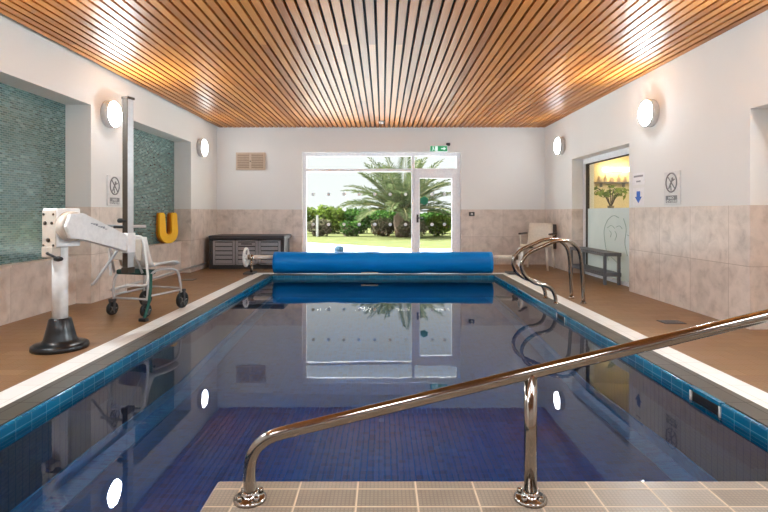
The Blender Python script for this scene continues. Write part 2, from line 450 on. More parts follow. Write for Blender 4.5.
# waterline band with two skimmer mouths in the right-hand side
b = MB()
def band(x0, x1, y0, y1): b.box((x0, y0, -.2), (x1, y1, -.001), bevel=.012, seg=3)
SK = [(2.78, 3.06), (5.16, 5.42)]
band(-1.86, -1.83, PY0 - .03, 8.48)
ys = [PFY] + [v for s_ in SK for v in s_] + [8.48]
for i in range(0, len(ys), 2): band(1.83, 1.86, ys[i], ys[i + 1])
band(-1.83, 1.83, 8.45, 8.48); band(-1.83, PFX, .27, .30)
for y0, y1 in SK: b.box((1.83, y0, -.022), (1.86, y1, -.001)); b.box((1.83, y0, -.2), (1.86, y1, -.135))
struct(b.build('trim_4', M['blue_tile']))
for y0, y1 in SK:
    r = tag(empty('skimmer', (1.86, (y0 + y1) / 2, -.08)), 'dark skimmer slot in the right pool edge, ' + ('the nearer one beyond the big handrail' if y0 < 4 else 'the farther one near the curved grab rails'), 'pool skimmer', 'skimmer slots in the pool edge')
    b = MB(); b.box((-.021, -(y1 - y0) / 2, -.055), (-.001, (y1 - y0) / 2, .058)); b.build('skimmer_shade', M['black'], r)  # flat black slab stands in for the shade inside the slot
    for sg in (-1, 1):
        b = MB(); yy = sg * ((y1 - y0) / 2 - .008); b.box((-.029, yy - .007, -.05), (.0, yy + .007, .056)); b.build('divider', M['white_paint'], r)
# basin
FLP = [(PY0, -.98), (2.0, -1.0), (3.2, -1.2), (4.6, -1.58), (PY1, -1.75)]     # sloping pool floor
def basin_side(p0, p1, nrm):
    p0, p1, nv = Vector((*p0, 0)), Vector((*p1, 0)), Vector((*nrm, 0))
    o = nv * (-.2); zz = Vector((0, 0, -1.95))
    b.prism([p0 + o + zz, p1 + o + zz, p1 + zz, p0 + zz], (0, 0, 1.75))
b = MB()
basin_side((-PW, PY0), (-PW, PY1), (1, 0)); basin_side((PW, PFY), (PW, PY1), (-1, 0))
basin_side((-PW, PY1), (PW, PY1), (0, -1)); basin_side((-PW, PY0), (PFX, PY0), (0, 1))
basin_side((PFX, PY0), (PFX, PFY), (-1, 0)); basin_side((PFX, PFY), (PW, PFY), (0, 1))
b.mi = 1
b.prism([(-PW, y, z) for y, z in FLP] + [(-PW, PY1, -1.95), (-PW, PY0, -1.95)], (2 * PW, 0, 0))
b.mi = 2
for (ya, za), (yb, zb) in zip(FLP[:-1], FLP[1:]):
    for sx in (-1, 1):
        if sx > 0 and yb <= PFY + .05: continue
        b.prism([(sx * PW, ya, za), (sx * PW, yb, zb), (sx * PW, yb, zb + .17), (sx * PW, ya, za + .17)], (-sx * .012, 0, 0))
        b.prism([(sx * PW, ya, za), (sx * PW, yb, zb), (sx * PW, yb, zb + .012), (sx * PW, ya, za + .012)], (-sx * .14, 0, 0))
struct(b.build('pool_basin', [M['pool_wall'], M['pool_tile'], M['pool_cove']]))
b = MB()
b.quad([(-PW, PFY, ZW), (PW, PFY, ZW), (PW, PY1, ZW), (-PW, PY1, ZW)])
b.quad([(-PW, PY0, ZW), (PFX, PY0, ZW), (PFX, PFY, ZW), (-PW, PFY, ZW)])
bmesh.ops.remove_doubles(b.bm, verts=b.bm.verts, dist=1e-4)
o = b.build('pool_water', M['water'], recalc=False)
tag(o, 'calm dark blue water filling the pool', 'water', kind='stuff')

# ---- left wall with two mosaic niches
b = MB()   # slots: 0 plaster 1 stone 2 mosaic
XO = -3.95
WM = [M['plaster'], M['stone'], M['mosaic']]
def wpart(nm, *boxes):
    q = MB()
    for mi, a, c in boxes: q.mi = mi; q.box(a, c)
    return struct(q.build(nm, WM))
WN = 'wall_left'
def pier(x0, x1, y0, y1): wpart(WN, (1, (x0, y0, 0), (x1, y1, ZD)), (0, (x0, y0, ZD), (x1, y1, ZT)))
def niche(y0, y1):
    wpart(WN, (0, (XO, y0, 2.26), (XL, y1, ZT))); wpart(WN, (2, (XO, y0, 0), (-3.61, y1, 2.26)))
    wpart(WN, (1, (-3.61, y0, 0), (-3.49, y1, .52)), (1, (-3.61, y0, .52), (-3.475, y1, .54)))
pier(XO, XL, YN, 3.6); niche(3.6, 5.82); pier(XO, XL, 5.82, 6.64); niche(6.64, 8.85); pier(XO, XL, 8.85, YB + .3)
WN = 'wall_right'
# ---- right wall
b = MB(); XQ = 3.95
pier(XR, XQ, YN, 2.5)
wpart(WN, (0, (XR, 2.5, 1.95), (XQ, 4.52, ZT))); pier(3.78, XQ, 2.5, 4.52)
pier(XR, 3.62, 4.52, 6.74)
wpart(WN, (0, (XR, 6.74, 1.95), (3.62, 8.78, ZT)))
pier(XR, 3.62, 8.78, YB + .3)
# ---- back wall
b = MB(); WX0, WX1, WZ = -1.62, 1.56, 2.25
WN = 'wall_back'
pier(XL, WX0, YB, YB + .3); pier(WX1, XR, YB, YB + .3)
wpart(WN, (0, (WX0, YB, WZ), (WX1, YB + .3, ZT)))
# ---- rear wall behind the camera
WN = 'wall_rear'; pier(XL, XR, YN - .3, YN)
# ---- ceiling of slats
b = MB(); b.mi = 1; b.box((XO, YN - .3, 2.86), (XQ, YB + .3, 3.0)); b.mi = 0
k = 0; x = -10 + .092 * math.ceil((XL + 10) / .092)
while x < XR - .01:
    b.box((x + .013, YN, ZC), (min(x + .079, XR), YB, ZC + .03))
    x += .092
struct(b.build('ceiling', [M['wood'], M['lining']]))
b = MB(); b.lathe([(0, -.045), (.03, -.045), (.05, -.03), (.055, 0), (0, 0)], 24)
o = b.build('smoke_detector', M['white_paint'], loc=(-.03, 9.55, ZC)); tag(o, 'small round white smoke detector on the slatted ceiling', 'smoke detector')

for i, x in enumerate((-2.4, -.8, .8, 2.4)):  # unseen fill panels, added to light the foreground
    r = tag(empty('fill_panel_light', (x, .12, ZC)), 'unseen square fill light panel added overhead behind the view, ' + ('by the left wall', 'left of the middle', 'right of the middle', 'by the right wall')[i], 'added light', 'added fill light panels')
    b = MB(); b.box((-.33, -.33, -.02), (.33, .33, 0), bevel=.004); b.build('frame', M['white_paint'], r)
    b = MB(); b.box((-.3, -.3, -.026), (.3, .3, -.0205)); b.build('diffuser', M['panel'], r)

# ---- window wall (frame, transom, door)
win = struct(empty('window_1', (0, YB, 0)))
FY0, FY1 = .08, .15
def fbox(mb, x0, x1, z0, z1, y0=FY0, y1=FY1, bev=.006): mb.box((x0, y0, z0), (x1, y1, z1), bevel=bev)
b = MB()
fbox(b, WX0, WX0 + .075, 0, WZ); fbox(b, WX1 - .075, WX1, 0, WZ); fbox(b, WX0 + .075, WX1 - .075, WZ - .075, WZ); fbox(b, WX0 + .075, WX1 - .075, 0, .06)
fbox(b, .575, .64, .06, WZ - .075)
fbox(b, WX0 + .075, .575, 1.86, 1.92); fbox(b, .64, WX1 - .075, 1.83, 1.93)
b.build('window_frame', M['frame_white'], win)
for nm, x0, x1, z0, z1 in (('pane', WX0 + .075, .575, .06, 1.86), ('pane', WX0 + .075, .575, 1.92, WZ - .075), ('pane', .64, WX1 - .075, 1.93, WZ - .075)):
    b = MB(); b.box((x0, .11, z0), (x1, .12, z1)); p = b.build(nm, M['glass'], win)
    if z0 == .06:
        d = MB()
        for row in (1.41, .80):
            for i in range(7):
                d.lathe([(0, -.001), (.034, -.001), (.034, 0), (0, 0)], 16, (-1.41 + .311 * i, .1085, row), 'Y', False)
        d.build('safety_dots', M['dot'], p)
door = struct(empty('door_1', (0, YB, 0)))
b = MB()
DX0, DX1 = .64, WX1 - .075
fbox(b, DX0, DX0 + .1, .06, 1.83, .06, .13); fbox(b, DX1 - .1, DX1, .06, 1.83, .06, .13); fbox(b, DX0 + .1, DX1 - .1, 1.73, 1.83, .06, .13); fbox(b, DX0 + .1, DX1 - .1, .06, .2, .06, .13)
b.build('door_frame', M['frame_white'], door)
b = MB(); b.box((DX0 + .1, .09, .2), (DX1 - .1, .1, 1.73)); p = b.build('pane', M['glass'], door)
d = MB()
for row in (1.41, .80):
    for i in range(2): d.lathe([(0, -.001), (.034, -.001), (.034, 0), (0, 0)], 16, (.99 + .25 * i, .0885, row), 'Y', False)
d.build('safety_dots', M['dot'], p)
b = MB(); b.box((DX0 + .035, .045, .84), (DX0 + .075, .06, 1.0), bevel=.004); b.tube([(DX0 + .055, .05, .93), (DX0 + .055, .0, .93), (DX0 + .16, 0, .93)], .011, 10)
b.build('door_handle', M['grey_dark'], door)
b = MB(); b.lathe([(0, -.012), (.082, -.012), (.09, -.006), (.09, 0), (0, 0)], 6, (0, 0, 0), 'Y', False)
o = b.build('door_sticker', M['green_sign'], loc=(DX0 + .19, YB + .088, 1.28)); tag(o, 'small green sticker on the glass of the garden door', 'sticker')
# ---- glazed opening in the right wall and the reception behind
dr = struct(empty('door_2', (3.48, 7.76, 0)))
b = MB()
b.box((-.05, -1.02, 0), (.05, -.95, 1.95)); b.box((-.05, .95, 0), (.05, 1.02, 1.95)); b.box((-.05, -.95, 1.86), (.05, .95, 1.95)); b.box((-.05, -.95, 0), (.05, .95, .05))
b.build('door_frame', M['frame_white'], dr)
b = MB(); b.box((-.03, .938, .05), (.03, .95, 1.86)); b.box((-.03, -.95, 1.85), (.03, .938, 1.86)); b.build('seal', M['grey_dark'], dr)
b = MB(); b.box((-.006, -.95, ZD + .005), (.004, .925, 1.845)); b.build('pane', M['glass'], dr)
b = MB(); b.box((-.006, -.95, .05), (.004, .925, ZD + .005)); fp = b.build('frosted_pane', M['frost'], dr)
b = MB()
def etch(pts, r=.0045): b.tube([(-.008, y + .33, z) for y, z in pts], r, 5, smooth_path=5)
# loose sketch lines of a curved outline etched in the frosting
etch([(-.20, .30), (-.10, .52), (-.05, .75), (-.18, .92), (-.38, .99), (-.55, .96)])
etch([(-.16, .80), (-.30, .84), (-.42, .80)]); etch([(-.46, .82), (-.58, .84), (-.66, .80)])
etch([(-.24, .76), (-.30, .72), (-.27, .66)]); etch([(-.42, .76), (-.48, .70), (-.42, .62)]); etch([(-.70, .95), (-.78, .80), (-.74, .60), (-.82, .42)])
etch([(-.80, .72), (-.92, .70)]); etch([(-.30, .36), (-.48, .30), (-.62, .22)])
b.build('etched_lines', M['etch'], fp)
for nm, a, c, mt in (('wall_reception', (3.62, 11.3, 0), (7.0, 11.45, 2.7), 'room_cream'), ('wall_reception', (6.9, 6.0, 0), (7.05, 11.3, 2.7), 'room_cream'), ('wall_reception', (3.62, 5.9, 0), (7.0, 6.0, 2.7), 'room_cream'),
                    ('ceiling_reception', (3.62, 5.9, 2.62), (7.05, 11.45, 2.75), 'room_cream'), ('wall_reception', (3.55, YB + .3, 0), (3.7, 11.3, 2.7), 'room_cream'),
                    ('floor_reception', (3.62, 5.9, -.2), (7.05, 11.45, 0), 'lino'), ('floor_threshold', (3.24, 6.74, -.2), (3.62, 8.78, -.0005), 'lino')):
    b = MB(); b.box(a, c); struct(b.build(nm, M[mt]))
r = tag(empty('reception_fill_light', (5.2, 8.6, 2.62)), 'unseen round warm light added inside the reception behind the glass', 'added light')  # unseen light, added to brighten the room behind the glass
b = MB(); b.lathe([(0, -.05), (.2, -.05), (.22, -.03), (.22, 0), (0, 0)], 32); b.build('housing', M['lamp_rim'], r)
b = MB(); b.lathe([(0, -.07), (.12, -.066), (.18, -.051), (0, -.051)], 32); b.build('diffuser', M['reception_fill'], r)
r = tag(empty('wall_light', (5.12, 11.3, 1.98)), 'glowing amber wall light in the reception seen through the glass', 'wall light')
b = MB(); b.box((-.17, -.05, -.035), (.17, 0, .035), bevel=.01); b.build('bracket', M['lamp_rim'], r)
b = MB(); b.tube([(-.30, -.1, 0), (.30, -.1, 0)], .045, 16); b.build('glowing_tube', M['warm_lamp'], r)
r = tag(empty('wall_shelf', (5.08, 11.3, 1.68)), 'thin dark shelf on the reception wall below the amber light', 'shelf')
b = MB(); b.box((-.42, -.16, 0), (.34, 0, .03), bevel=.004); b.build('board', M['sign_grey'], r)
for x_ in (-.3, .2): b = MB(); b.box((x_, -.1, -.08), (x_ + .02, 0, 0)); b.build('bracket', M['sign_grey'], r)
for i, (dx, hh, ww, w_) in enumerate([(-.34, .12, .045, 'white squat'), (-.21, .17, .035, 'white slender'), (-.07, .10, .05, 'low round'), (.08, .16, .04, 'tall pale'), (.22, .12, .045, 'rightmost pale')]):
    b = MB(); b.lathe([(0, 0), (ww * .8, 0), (ww, hh * .4), (ww * .5, hh * .75), (ww * .55, hh), (0, hh)], 16)
    o = b.build('ornament', M['vent'], loc=(5.08 + dx, 11.21, 1.71)); tag(o, w_ + ' ornament on the reception wall shelf', 'ornament', 'ornaments on the reception shelf')
r = tag(empty('side_table', (4.05, 9.1, 0)), 'plain side table behind the frosted glass under the vase', 'table')
b = MB(); b.box((-.25, -.25, .8), (.25, .25, .84), bevel=.006); b.build('table_top', M['chair_dark'], r)
for sx in (-1, 1):
    for sy in (-1, 1):
        b = MB(); b.box((sx * .21 - .02, sy * .21 - .02, 0), (sx * .21 + .02, sy * .21 + .02, .8)); b.build('leg', M['chair_dark'], r)
r = tag(empty('potted_plant', (4.05, 9.1, .84)), 'leafy plant in a tall vase behind the reception glass', 'plant')
b = MB(); b.lathe([(0, 0), (.05, 0), (.075, .12), (.05, .27), (.06, .32), (.05, .32), (0, .3)], 20); b.build('vase', M['terracotta'], r)
b = MB(); lf = MB()
for i in range(16):
    a = i * 2.4; L = .2 + .2 * random.random(); el = .5 + random.random() * .9
    p1 = Vector((math.cos(a) * L * .4, math.sin(a) * L * .4, .32 + L * .7)); p2 = Vector((math.cos(a) * L * .85, math.sin(a) * L * .85, .36 + L * .75 * el))
    b.tube([(0, 0, .28), p1, p2], .005, 5, smooth_path=4)
    for j in range(6):
        c = p1.lerp(p2, j / 5) + Vector((random.uniform(-.04, .04), random.uniform(-.04, .04), random.uniform(-.03, .05)))
        d1 = Vector((random.uniform(-1, 1), random.uniform(-1, 1), random.uniform(-.3, .5))).normalized() * .07; d2 = d1.cross(Vector((random.random(), random.random(), 1))).normalized() * .03
        lf.quad([c - d1, c + d2, c + d1, c - d2])
st = b.build('stems', M['stem'], r); lf.build('leaves', M['plant_leaf'], r, recalc=False)

# ------------------------------------------------------------------ wall lamps
def make_lamp(mat):
    r = empty('wall_lamp')
    b = MB(); b.lathe([(0, 0), (.15, 0), (.162, .01), (.165, .075), (.157, .088), (.15, .088), (.15, .03), (0, .03)], 40, (0, 0, 0), 'X'); o = b.build('housing', M['lamp_rim'], r)
    b = MB(); b.lathe([(.15, .086), (.135, .104), (.09, .118), (.04, .124), (0, .125)], 40, (0, 0, 0), 'X'); b.build('diffuser', M[mat], r)
    return r
lampL = make_lamp('lamp'); lampF = make_lamp('lamp_far'); lampAdded = make_lamp('lamp_added')
LL = [(XL, 6.17, 2.22, 0, 'round white wall lamp on the pier beside the tall lift mast'), (XL, 9.27, 2.21, 0, 'round white wall lamp left of the wall vent, past the far mosaic niche'),
      (XR, 6.15, 2.23, PI, 'round white wall lamp above the no diving sign near the glass opening'), (XR, 9.25, 2.24, PI, 'round white wall lamp in the far right corner by the window wall'),
      (XL, 3.15, 2.25, 0, 'unseen round white wall lamp added left of the near mosaic niche'), (XR, 3.15, 2.26, PI, 'unseen round white wall lamp added above the near right recess')]  # last pair is out of view, added to light the near walls
for i, (x, y, z, rz, lab) in enumerate(LL):
    o = {0: lampL, 1: lampF, 4: lampAdded}.get(i) or copy_tree((lampL, lampF)[i % 2] if i < 4 else lampAdded)
    o.location = (x, y, z); o.rotation_euler = (0, 0, rz); tag(o, lab, 'lamp', 'round wall lamps')

# ------------------------------------------------------------------ vent, sensor, exit sign, wall signs
r = tag(empty('wall_vent', (-2.64, YB, 2.06)), 'beige wall vent with two louvred grilles on the back wall', 'vent')
b = MB(); b.box((-.29, -.05, -.175), (.29, 0, .175), bevel=.008); b.build('frame', M['vent'], r)
for x0 in (-.26, .02):
    b = MB(); b.mi = 0
    for i in range(9): b.box((x0, -.062, -.15 + i * .0335), (x0 + .24, -.05, -.15 + i * .0335 + .02))
    b.mi = 1; b.box((x0 + .003, -.0525, -.15), (x0 + .237, -.0505, .145)); b.build('grille', [M['vent_dark'], M['vent_hole']], r)
b = MB(); b.lathe([(0, -.012), (.012, -.012), (.012, 0), (0, 0)], 12, (-.0, -.05, .0), 'Y'); b.build('knob', M['grey_dark'], r)
r = tag(empty('key_switch', (1.77, YB, 1.01)), 'small grey switch box on the back wall right of the window', 'switch')
b = MB(); b.box((-.055, -.04, -.04), (.055, 0, .04), bevel=.006); b.build('box', M['grey_dark'], r)
b = MB(); b.lathe([(0, -.012), (.022, -.012), (.022, 0), (0, 0)], 16, (0, -.04, 0), 'Y'); b.build('button', M['sign_plate'], r)
b = MB(); b.box((-.04, -.05, -.03), (.04, 0, .03), bevel=.012); o = b.build('alarm_sensor', M['grey_dark'], loc=(1.30, YB, 2.40)); tag(o, 'tiny dark sensor on the wall above the exit sign', 'sensor')
r = tag(empty('exit_sign', (1.11, YB, 2.31)), 'lit green emergency exit sign above the garden door', 'exit sign')
b = MB(); b.box((-.18, -.05, -.062), (.18, -.002, .065), bevel=.008); b.build('case', M['frame_white'], r)
b = MB(); b.box((-.168, -.054, -.052), (.168, -.0505, .055)); b.build('panel', M['exit_green'], r)
b = MB()
def sgn(pts): b.prism([(x, -.0555, z) for x, z in pts], (0, .001, 0))
b.box((-.075, -.0565, -.048), (-.02, -.0545, .05)); b.build('doorway', M['exit_white'], r); b = MB()                                  # doorway
sgn([(.045, .012), (.095, .012), (.095, .04), (.145, 0), (.095, -.04), (.095, -.012), (.045, -.012)])   # arrow
b.build('arrow', M['exit_white'], r); b = MB(); b.lathe([(0, -.001), (.011, -.001), (.011, .001), (0, .001)], 12, (-.112, -.0555, .038), 'Y')
sgn([(-.128, .026), (-.1, .026), (-.094, -.006), (-.118, -.006)]); sgn([(-.118, -.006), (-.106, -.006), (-.13, -.046), (-.144, -.046)]); sgn([(-.106, -.006), (-.094, -.006), (-.082, -.03), (-.094, -.03)])
b.build('pictogram', M['exit_white'], r)

FONT5 = {'N': ['10001', '11001', '10101', '10011', '10001'], 'O': ['01110', '10001', '10001', '10001', '01110'], 'D': ['11110', '10001', '10001', '10001', '11110'],
         'I': ['111', '010', '010', '010', '111'], 'V': ['10001', '10001', '10001', '01010', '00100'], 'G': ['01111', '10000', '10011', '10001', '01110'], ' ': ['00', '00', '00', '00', '00']}
def diving_sign(x, y, z, rz, lab, face):
    """local: x along the wall (right as read), -y towards the viewer"""
    r = tag(empty('no_diving_sign', (x, y, z), rz), lab, 'sign', 'no diving signs')
    b = MB(); b.box((-.155, -.018, -.185), (.155, 0, .185), bevel=.004); b.build('plate', M['sign_plate'], r)
    b = MB()
    ring = [(math.cos(a) * .105, -.019, .06 + math.sin(a) * .105) for a in [2 * PI * i / 40 for i in range(40)]]
    b.tube(ring, .009, 6, closed=True)
    b.tube([(-.074, -.019, .134), (.074, -.019, -.014)], .007, 6)
    # plunging figure
    b.lathe([(0, -.003), (.018, -.003), (.018, .001), (0, .001)], 16, (.02, -.019, .10), 'Y')
    def pr(pts): b.prism([(px_, -.021, pz_) for px_, pz_ in pts], (0, .003, 0))
    pr([(.005, .092), (.025, .078), (-.012, .028), (-.034, .042)]); pr([(-.03, .044), (-.012, .028), (-.045, -.012), (-.06, -.002)])
    pr([(-.018, .034), (-.004, .022), (.005, -.028), (-.012, -.03)]); pr([(.02, .084), (.03, .074), (.07, .09), (.062, .102)])
    b.build('pictogram', M['sign_grey'], r)
    b = MB(); b.box((-.112, -.0205, -.165), (.112, -.0185, -.085)); tp = b.build('text_panel', M['sign_grey'], r)
    b = MB(); px = .009; 
    for row, txt in enumerate(('NO', 'DIVING')):
        wd = sum(len(FONT5[c][0]) + 1 for c in txt) - 1
        sx = -wd * px * .5; zz = -.096 - row * .037
        for c in txt:
            for i, ln in enumerate(FONT5[c]):
                for j, v in enumerate(ln):
                    if v == '1': b.box((sx + j * px, -.0222, zz - (i + 1) * px * .62), (sx + (j + 1) * px, -.0203, zz - i * px * .62))
            sx += (len(FONT5[c][0]) + 1) * px
    b.build('lettering', M['sign_plate'], tp)
diving_sign(XL, 6.30, 1.303, PI / 2, 'silver no diving sign on the left pier beside the lift mast', 1)
diving_sign(XR, 5.72, 1.31, -PI / 2, 'silver no diving sign on the right wall above the stone tiles', 1)
# paper notices
r = tag(empty('paper_notice', (XR, 6.49, 1.46), -PI / 2), 'white paper notice with grey print on the right wall', 'notice')
b = MB(); b.box((-.15, -.003, -.075), (.15, 0, .075)); b.build('sheet', M['paper'], r)
b = MB(); b.box((-.115, -.0045, .025), (.115, -.0028, .048)); b.box((-.05, -.0045, -.04), (.055, -.0028, -.02)); b.build('print', M['ink'], r)
r = tag(empty('arrow_notice', (XR, 6.49, 1.235), -PI / 2), 'white paper with a blue down arrow on the right wall', 'notice')
b = MB(); b.box((-.14, -.003, -.115), (.14, 0, .115)); b.build('sheet', M['paper'], r)
b = MB(); b.prism([(-.045, -.0045, .07), (.045, -.0045, .07), (.045, -.0045, .0), (.085, -.0045, .0), (0, -.0045, -.08), (-.085, -.0045, 0), (-.045, -.0045, 0)], (0, .0015, 0)); b.build('arrow', M['blue_ink'], r)

# ------------------------------------------------------------------ pool cover roller
r = tag(empty('pool_cover_roller', (0, 8.64, 0)), 'rolled blue pool cover on its reel at the far pool end', 'pool cover')
b = MB()
RC, N = .175, 40
grid = []
nx = 60
for i in range(nx + 1):
    x = -1.83 + 3.66 * i / nx
    row = []
    wob = .004 * math.sin(x * 5.1) + .003 * math.sin(x * 13.7 + 1)
    for k in range(N + 1):
        a = 2 * PI * k / N
        rr = RC + wob * math.sin(a * 3 + x) + (.0 if k < N else 0)
        yy = math.cos(a) * rr; zz = math.sin(a) * rr * 1.03
        row.append((x, yy, .194 + zz))
    row[-1] = row[0]
    grid.append(row)
V = [[b.bm.verts.new(p) for p in row[:-1]] for row in grid]
for i in range(nx):
    for k in range(N):
        f = b.bm.faces.new((V[i][k], V[i][(k + 1) % N], V[i + 1][(k + 1) % N], V[i + 1][k])); f.smooth = True
b.bm.faces.new(V[0]); b.bm.faces.new(V[-1][::-1])
ro = b.build('cover_roll', M['cover'], r)
for sx in (-1, 1):   # coiled edges seen on the roll ends
    b = MB()
    pts = [(sx * 1.832, math.cos(t) * (.03 + .0052 * t), .194 + math.sin(t) * (.03 + .0052 * t)) for t in [i * .3 for i in range(90)]]
    b.tube(pts, .0035, 5); b.build('coil_edge', M['cover'], ro)
b = MB(); b.box((-.36, -.186, .035), (-.08, -.165, .05)); b.build('strap_label', M['vent'], ro)
for sx in (-1, 1):
    b = MB(); b.tube([(sx * 1.80, 0, .285), (sx * 2.28, 0, .285)], .034, 16); b.build('axle', M['cream'], r)
    b = MB(); b.tube([(sx * 2.22, 0, .03), (sx * 2.22, 0, .285)], .02, 10)
    b.lathe([(0, -.045), (.05, -.045), (.05, .045), (0, .045)], 20, (sx * 2.22, 0, .285), 'X')
    b.build('stand', M['steel'], r)
    b = MB(); b.box((sx * 2.22 - .12, -.1, 0), (sx * 2.22 + .05, .2, .03), bevel=.006); b.build('foot', M['grey_dark'], r)
    b = MB()
    ring = [(sx * 2.31, math.cos(a) * .145, .285 + math.sin(a) * .145) for a in [2 * PI * i / 36 for i in range(36)]]
    b.tube(ring, .022, 8, closed=True)
    for q in range(3):
        a = q * 2 * PI / 3 + .4
        b.tube([(sx * 2.31, 0, .285), (sx * 2.31, math.cos(a) * .145, .285 + math.sin(a) * .145)], .014, 8)
    b.lathe([(0, -.03), (.04, -.03), (.04, .03), (0, .03)], 16, (sx * 2.31, 0, .285), 'X')
    b.build('hand_wheel', M['white_paint'], r)

# ------------------------------------------------------------------ storage box on the back wall
r = tag(empty('storage_box', (-2.51, 9.42, 0)), 'long grey storage box with black lid against the back wall', 'storage box')
b = MB(); b.box((-.66, .03, .06), (.66, .70, .54), bevel=.01); b.build('body', M['box_lid'], r)
b = MB(); b.box((-.70, -.03, .54), (.70, .74, .615), bevel=.02); b.build('lid', M['box_lid'], r)
for sx in (-1, 1):
    b = MB(); b.box((sx * .66 - .03, 0, 0), (sx * .66 + .03, .08, .54), bevel=.008); b.build('corner_post', M['box_lid'], r)
b = MB(); b.box((-.63, 0, .0), (.63, .05, .07)); b.build('plinth', M['box_lid'], r)
for i, (x0, x1) in enumerate(((-.625, -.215), (-.205, .205), (.215, .625))):
    b = MB(); b.mi = 1; b.box((x0 + .02, .012, .08), (x1 - .02, .032, .525)); b.mi = 0
    for a_, c_ in (((x0, .006, .075), (x0 + .045, .032, .53)), ((x1 - .045, .006, .075), (x1, .032, .53)), ((x0, .006, .075), (x1, .032, .10)), ((x0, .006, .505), (x1, .032, .53))): b.box(a_, c_, bevel=.004)
    for q in range(5): b.box((x0 + .05, .0, .104 + q * .08), (x1 - .05, .014, .104 + q * .08 + .062), bevel=.006)
    d = b.build('door', [M['box_grey'], M['box_lid']], r)
    if i == 1:
        b = MB(); b.box((-.1, -.012, .45), (.1, .0, .472), bevel=.004); b.build('handle', M['box_lid'], d)

# ------------------------------------------------------------------ pool lift on the left deck
r = tag(empty('pool_lift', (-2.46, 3.9, 0), -math.radians(17)), 'white pool hoist with black conical base and tall mast', 'pool lift')
b = MB(); b.lathe([(0, 0), (.192, 0), (.196, .012), (.192, .035), (.17, .046), (.125, .052), (.112, .075), (.096, .14), (.076, .225), (.07, .232), (0, .232)], 48); b.build('base', M['black_gloss'], r)
b = MB(); b.lathe([(0, .22), (.054, .22), (.054, .78), (0, .78)], 32); b.build('post', M['white_paint'], r)
b = MB(); b.box((-.055, -.10, .775), (.085, .105, 1.065), bevel=.008); hd = b.build('motor_housing', M['white_paint'], r)
b = MB(); b.box((-.052, -.106, .765), (.08, -.098, 1.05), bevel=.003); b.box((-.03, -.13, .70), (.07, -.05, .78), bevel=.006); b.build('cover_plate', M['beige_paint'], hd)
for x_, z_, s_ in ((-.035, 1.02, .009), (.06, 1.02, .009), (-.02, .955, .014), (.045, .955, .011), (.012, .83, .017), (-.035, .79, .009), (.06, .79, .009)):
    b = MB(); b.lathe([(0, -.004), (s_, -.004), (s_, .002), (0, .002)], 12, (x_, -.108, z_), 'Y'); b.build('bolt', M['dark_brown'], hd)
b = MB(); b.lathe([(0, 0), (.112, 0), (.112, .05), (.1, .062), (0, .062)], 40, (.085, 0, .93), 'X'); b.build('pivot_hub', M['beige_paint'], hd)
b = MB()
poly = [(.10, -.06, 1.02), (.10, .06, 1.03), (.10, .53, .838), (.10, .53, .70), (.10, .06, .835), (.10, -.06, .84), (.10, -.1, .93)]
poly = [(.10 - .03 * max(0, y_) / .53, y_, z_) for _, y_, z_ in poly]
b.prism(poly, (.07, 0, 0)); bmesh.ops.bevel(b.bm, geom=b.bm.edges[:], offset=.006, segments=2, affect='EDGES'); arm = b.build('arm', M['white_paint'], r)
b = MB(); 
for i in range(7): b.box((.15, .13 + i * .024, .945 - i * .008), (.1672 - i * .0013, .145 + i * .024, .952 - i * .008 + (i % 3) * .005))
b.build('maker_mark', M['mark_grey'], arm)
mz0, mz1 = .515, 2.02
b = MB(); b.box((.085, .525, mz0 + .05), (.14, .59, mz1 - .015), bevel=.004); mast = b.build('mast', M['alu'], r)
b = MB(); b.box((.088, .519, mz0 + .05), (.137, .5255, mz1 - .015)); b.build('mast_dark_face', M['dark_brown'], mast)  # dark strip over one face of the mast
for z0_, z1_ in ((mz1 - .015, mz1 + .006), (mz0, mz0 + .05)):
    b = MB(); b.box((.078, .515, z0_), (.147, .597, z1_), bevel=.003); b.build('end_cap', M['dark_brown'], mast)
b = MB(); b.box((.074, .508, .69), (.152, .60, .86), bevel=.006); b.build('carriage', M['white_paint'], r)
b = MB(); b.lathe([(0, -.03), (.02, -.03), (.02, .0), (.008, .01), (.008, .05), (0, .05)], 14, (.08, .52, .965), 'X'); b.tube([(.0, .52, .91), (.11, .52, .91)], .012, 10); b.build('lock_knob', M['black'], mast)
b = MB(); b.tube([(.0, -.07, .735), (.05, -.15, .735), (.12, -.17, .722), (.17, -.17, .705)], .009, 8, smooth_path=5); b.lathe([(0, -.03), (.017, -.03), (.02, .0), (.012, .03), (0, .03)], 14, (.185, -.17, .70), 'X'); b.build('release_lever', M['black'], r)
b = MB(); b.tube([(.10, .47, .74), (.08, .46, .70), (-.10, .40, .43), (-.115, .395, .425)], .012, 8); b.build('strut_bar', M['tube_silver'], r)

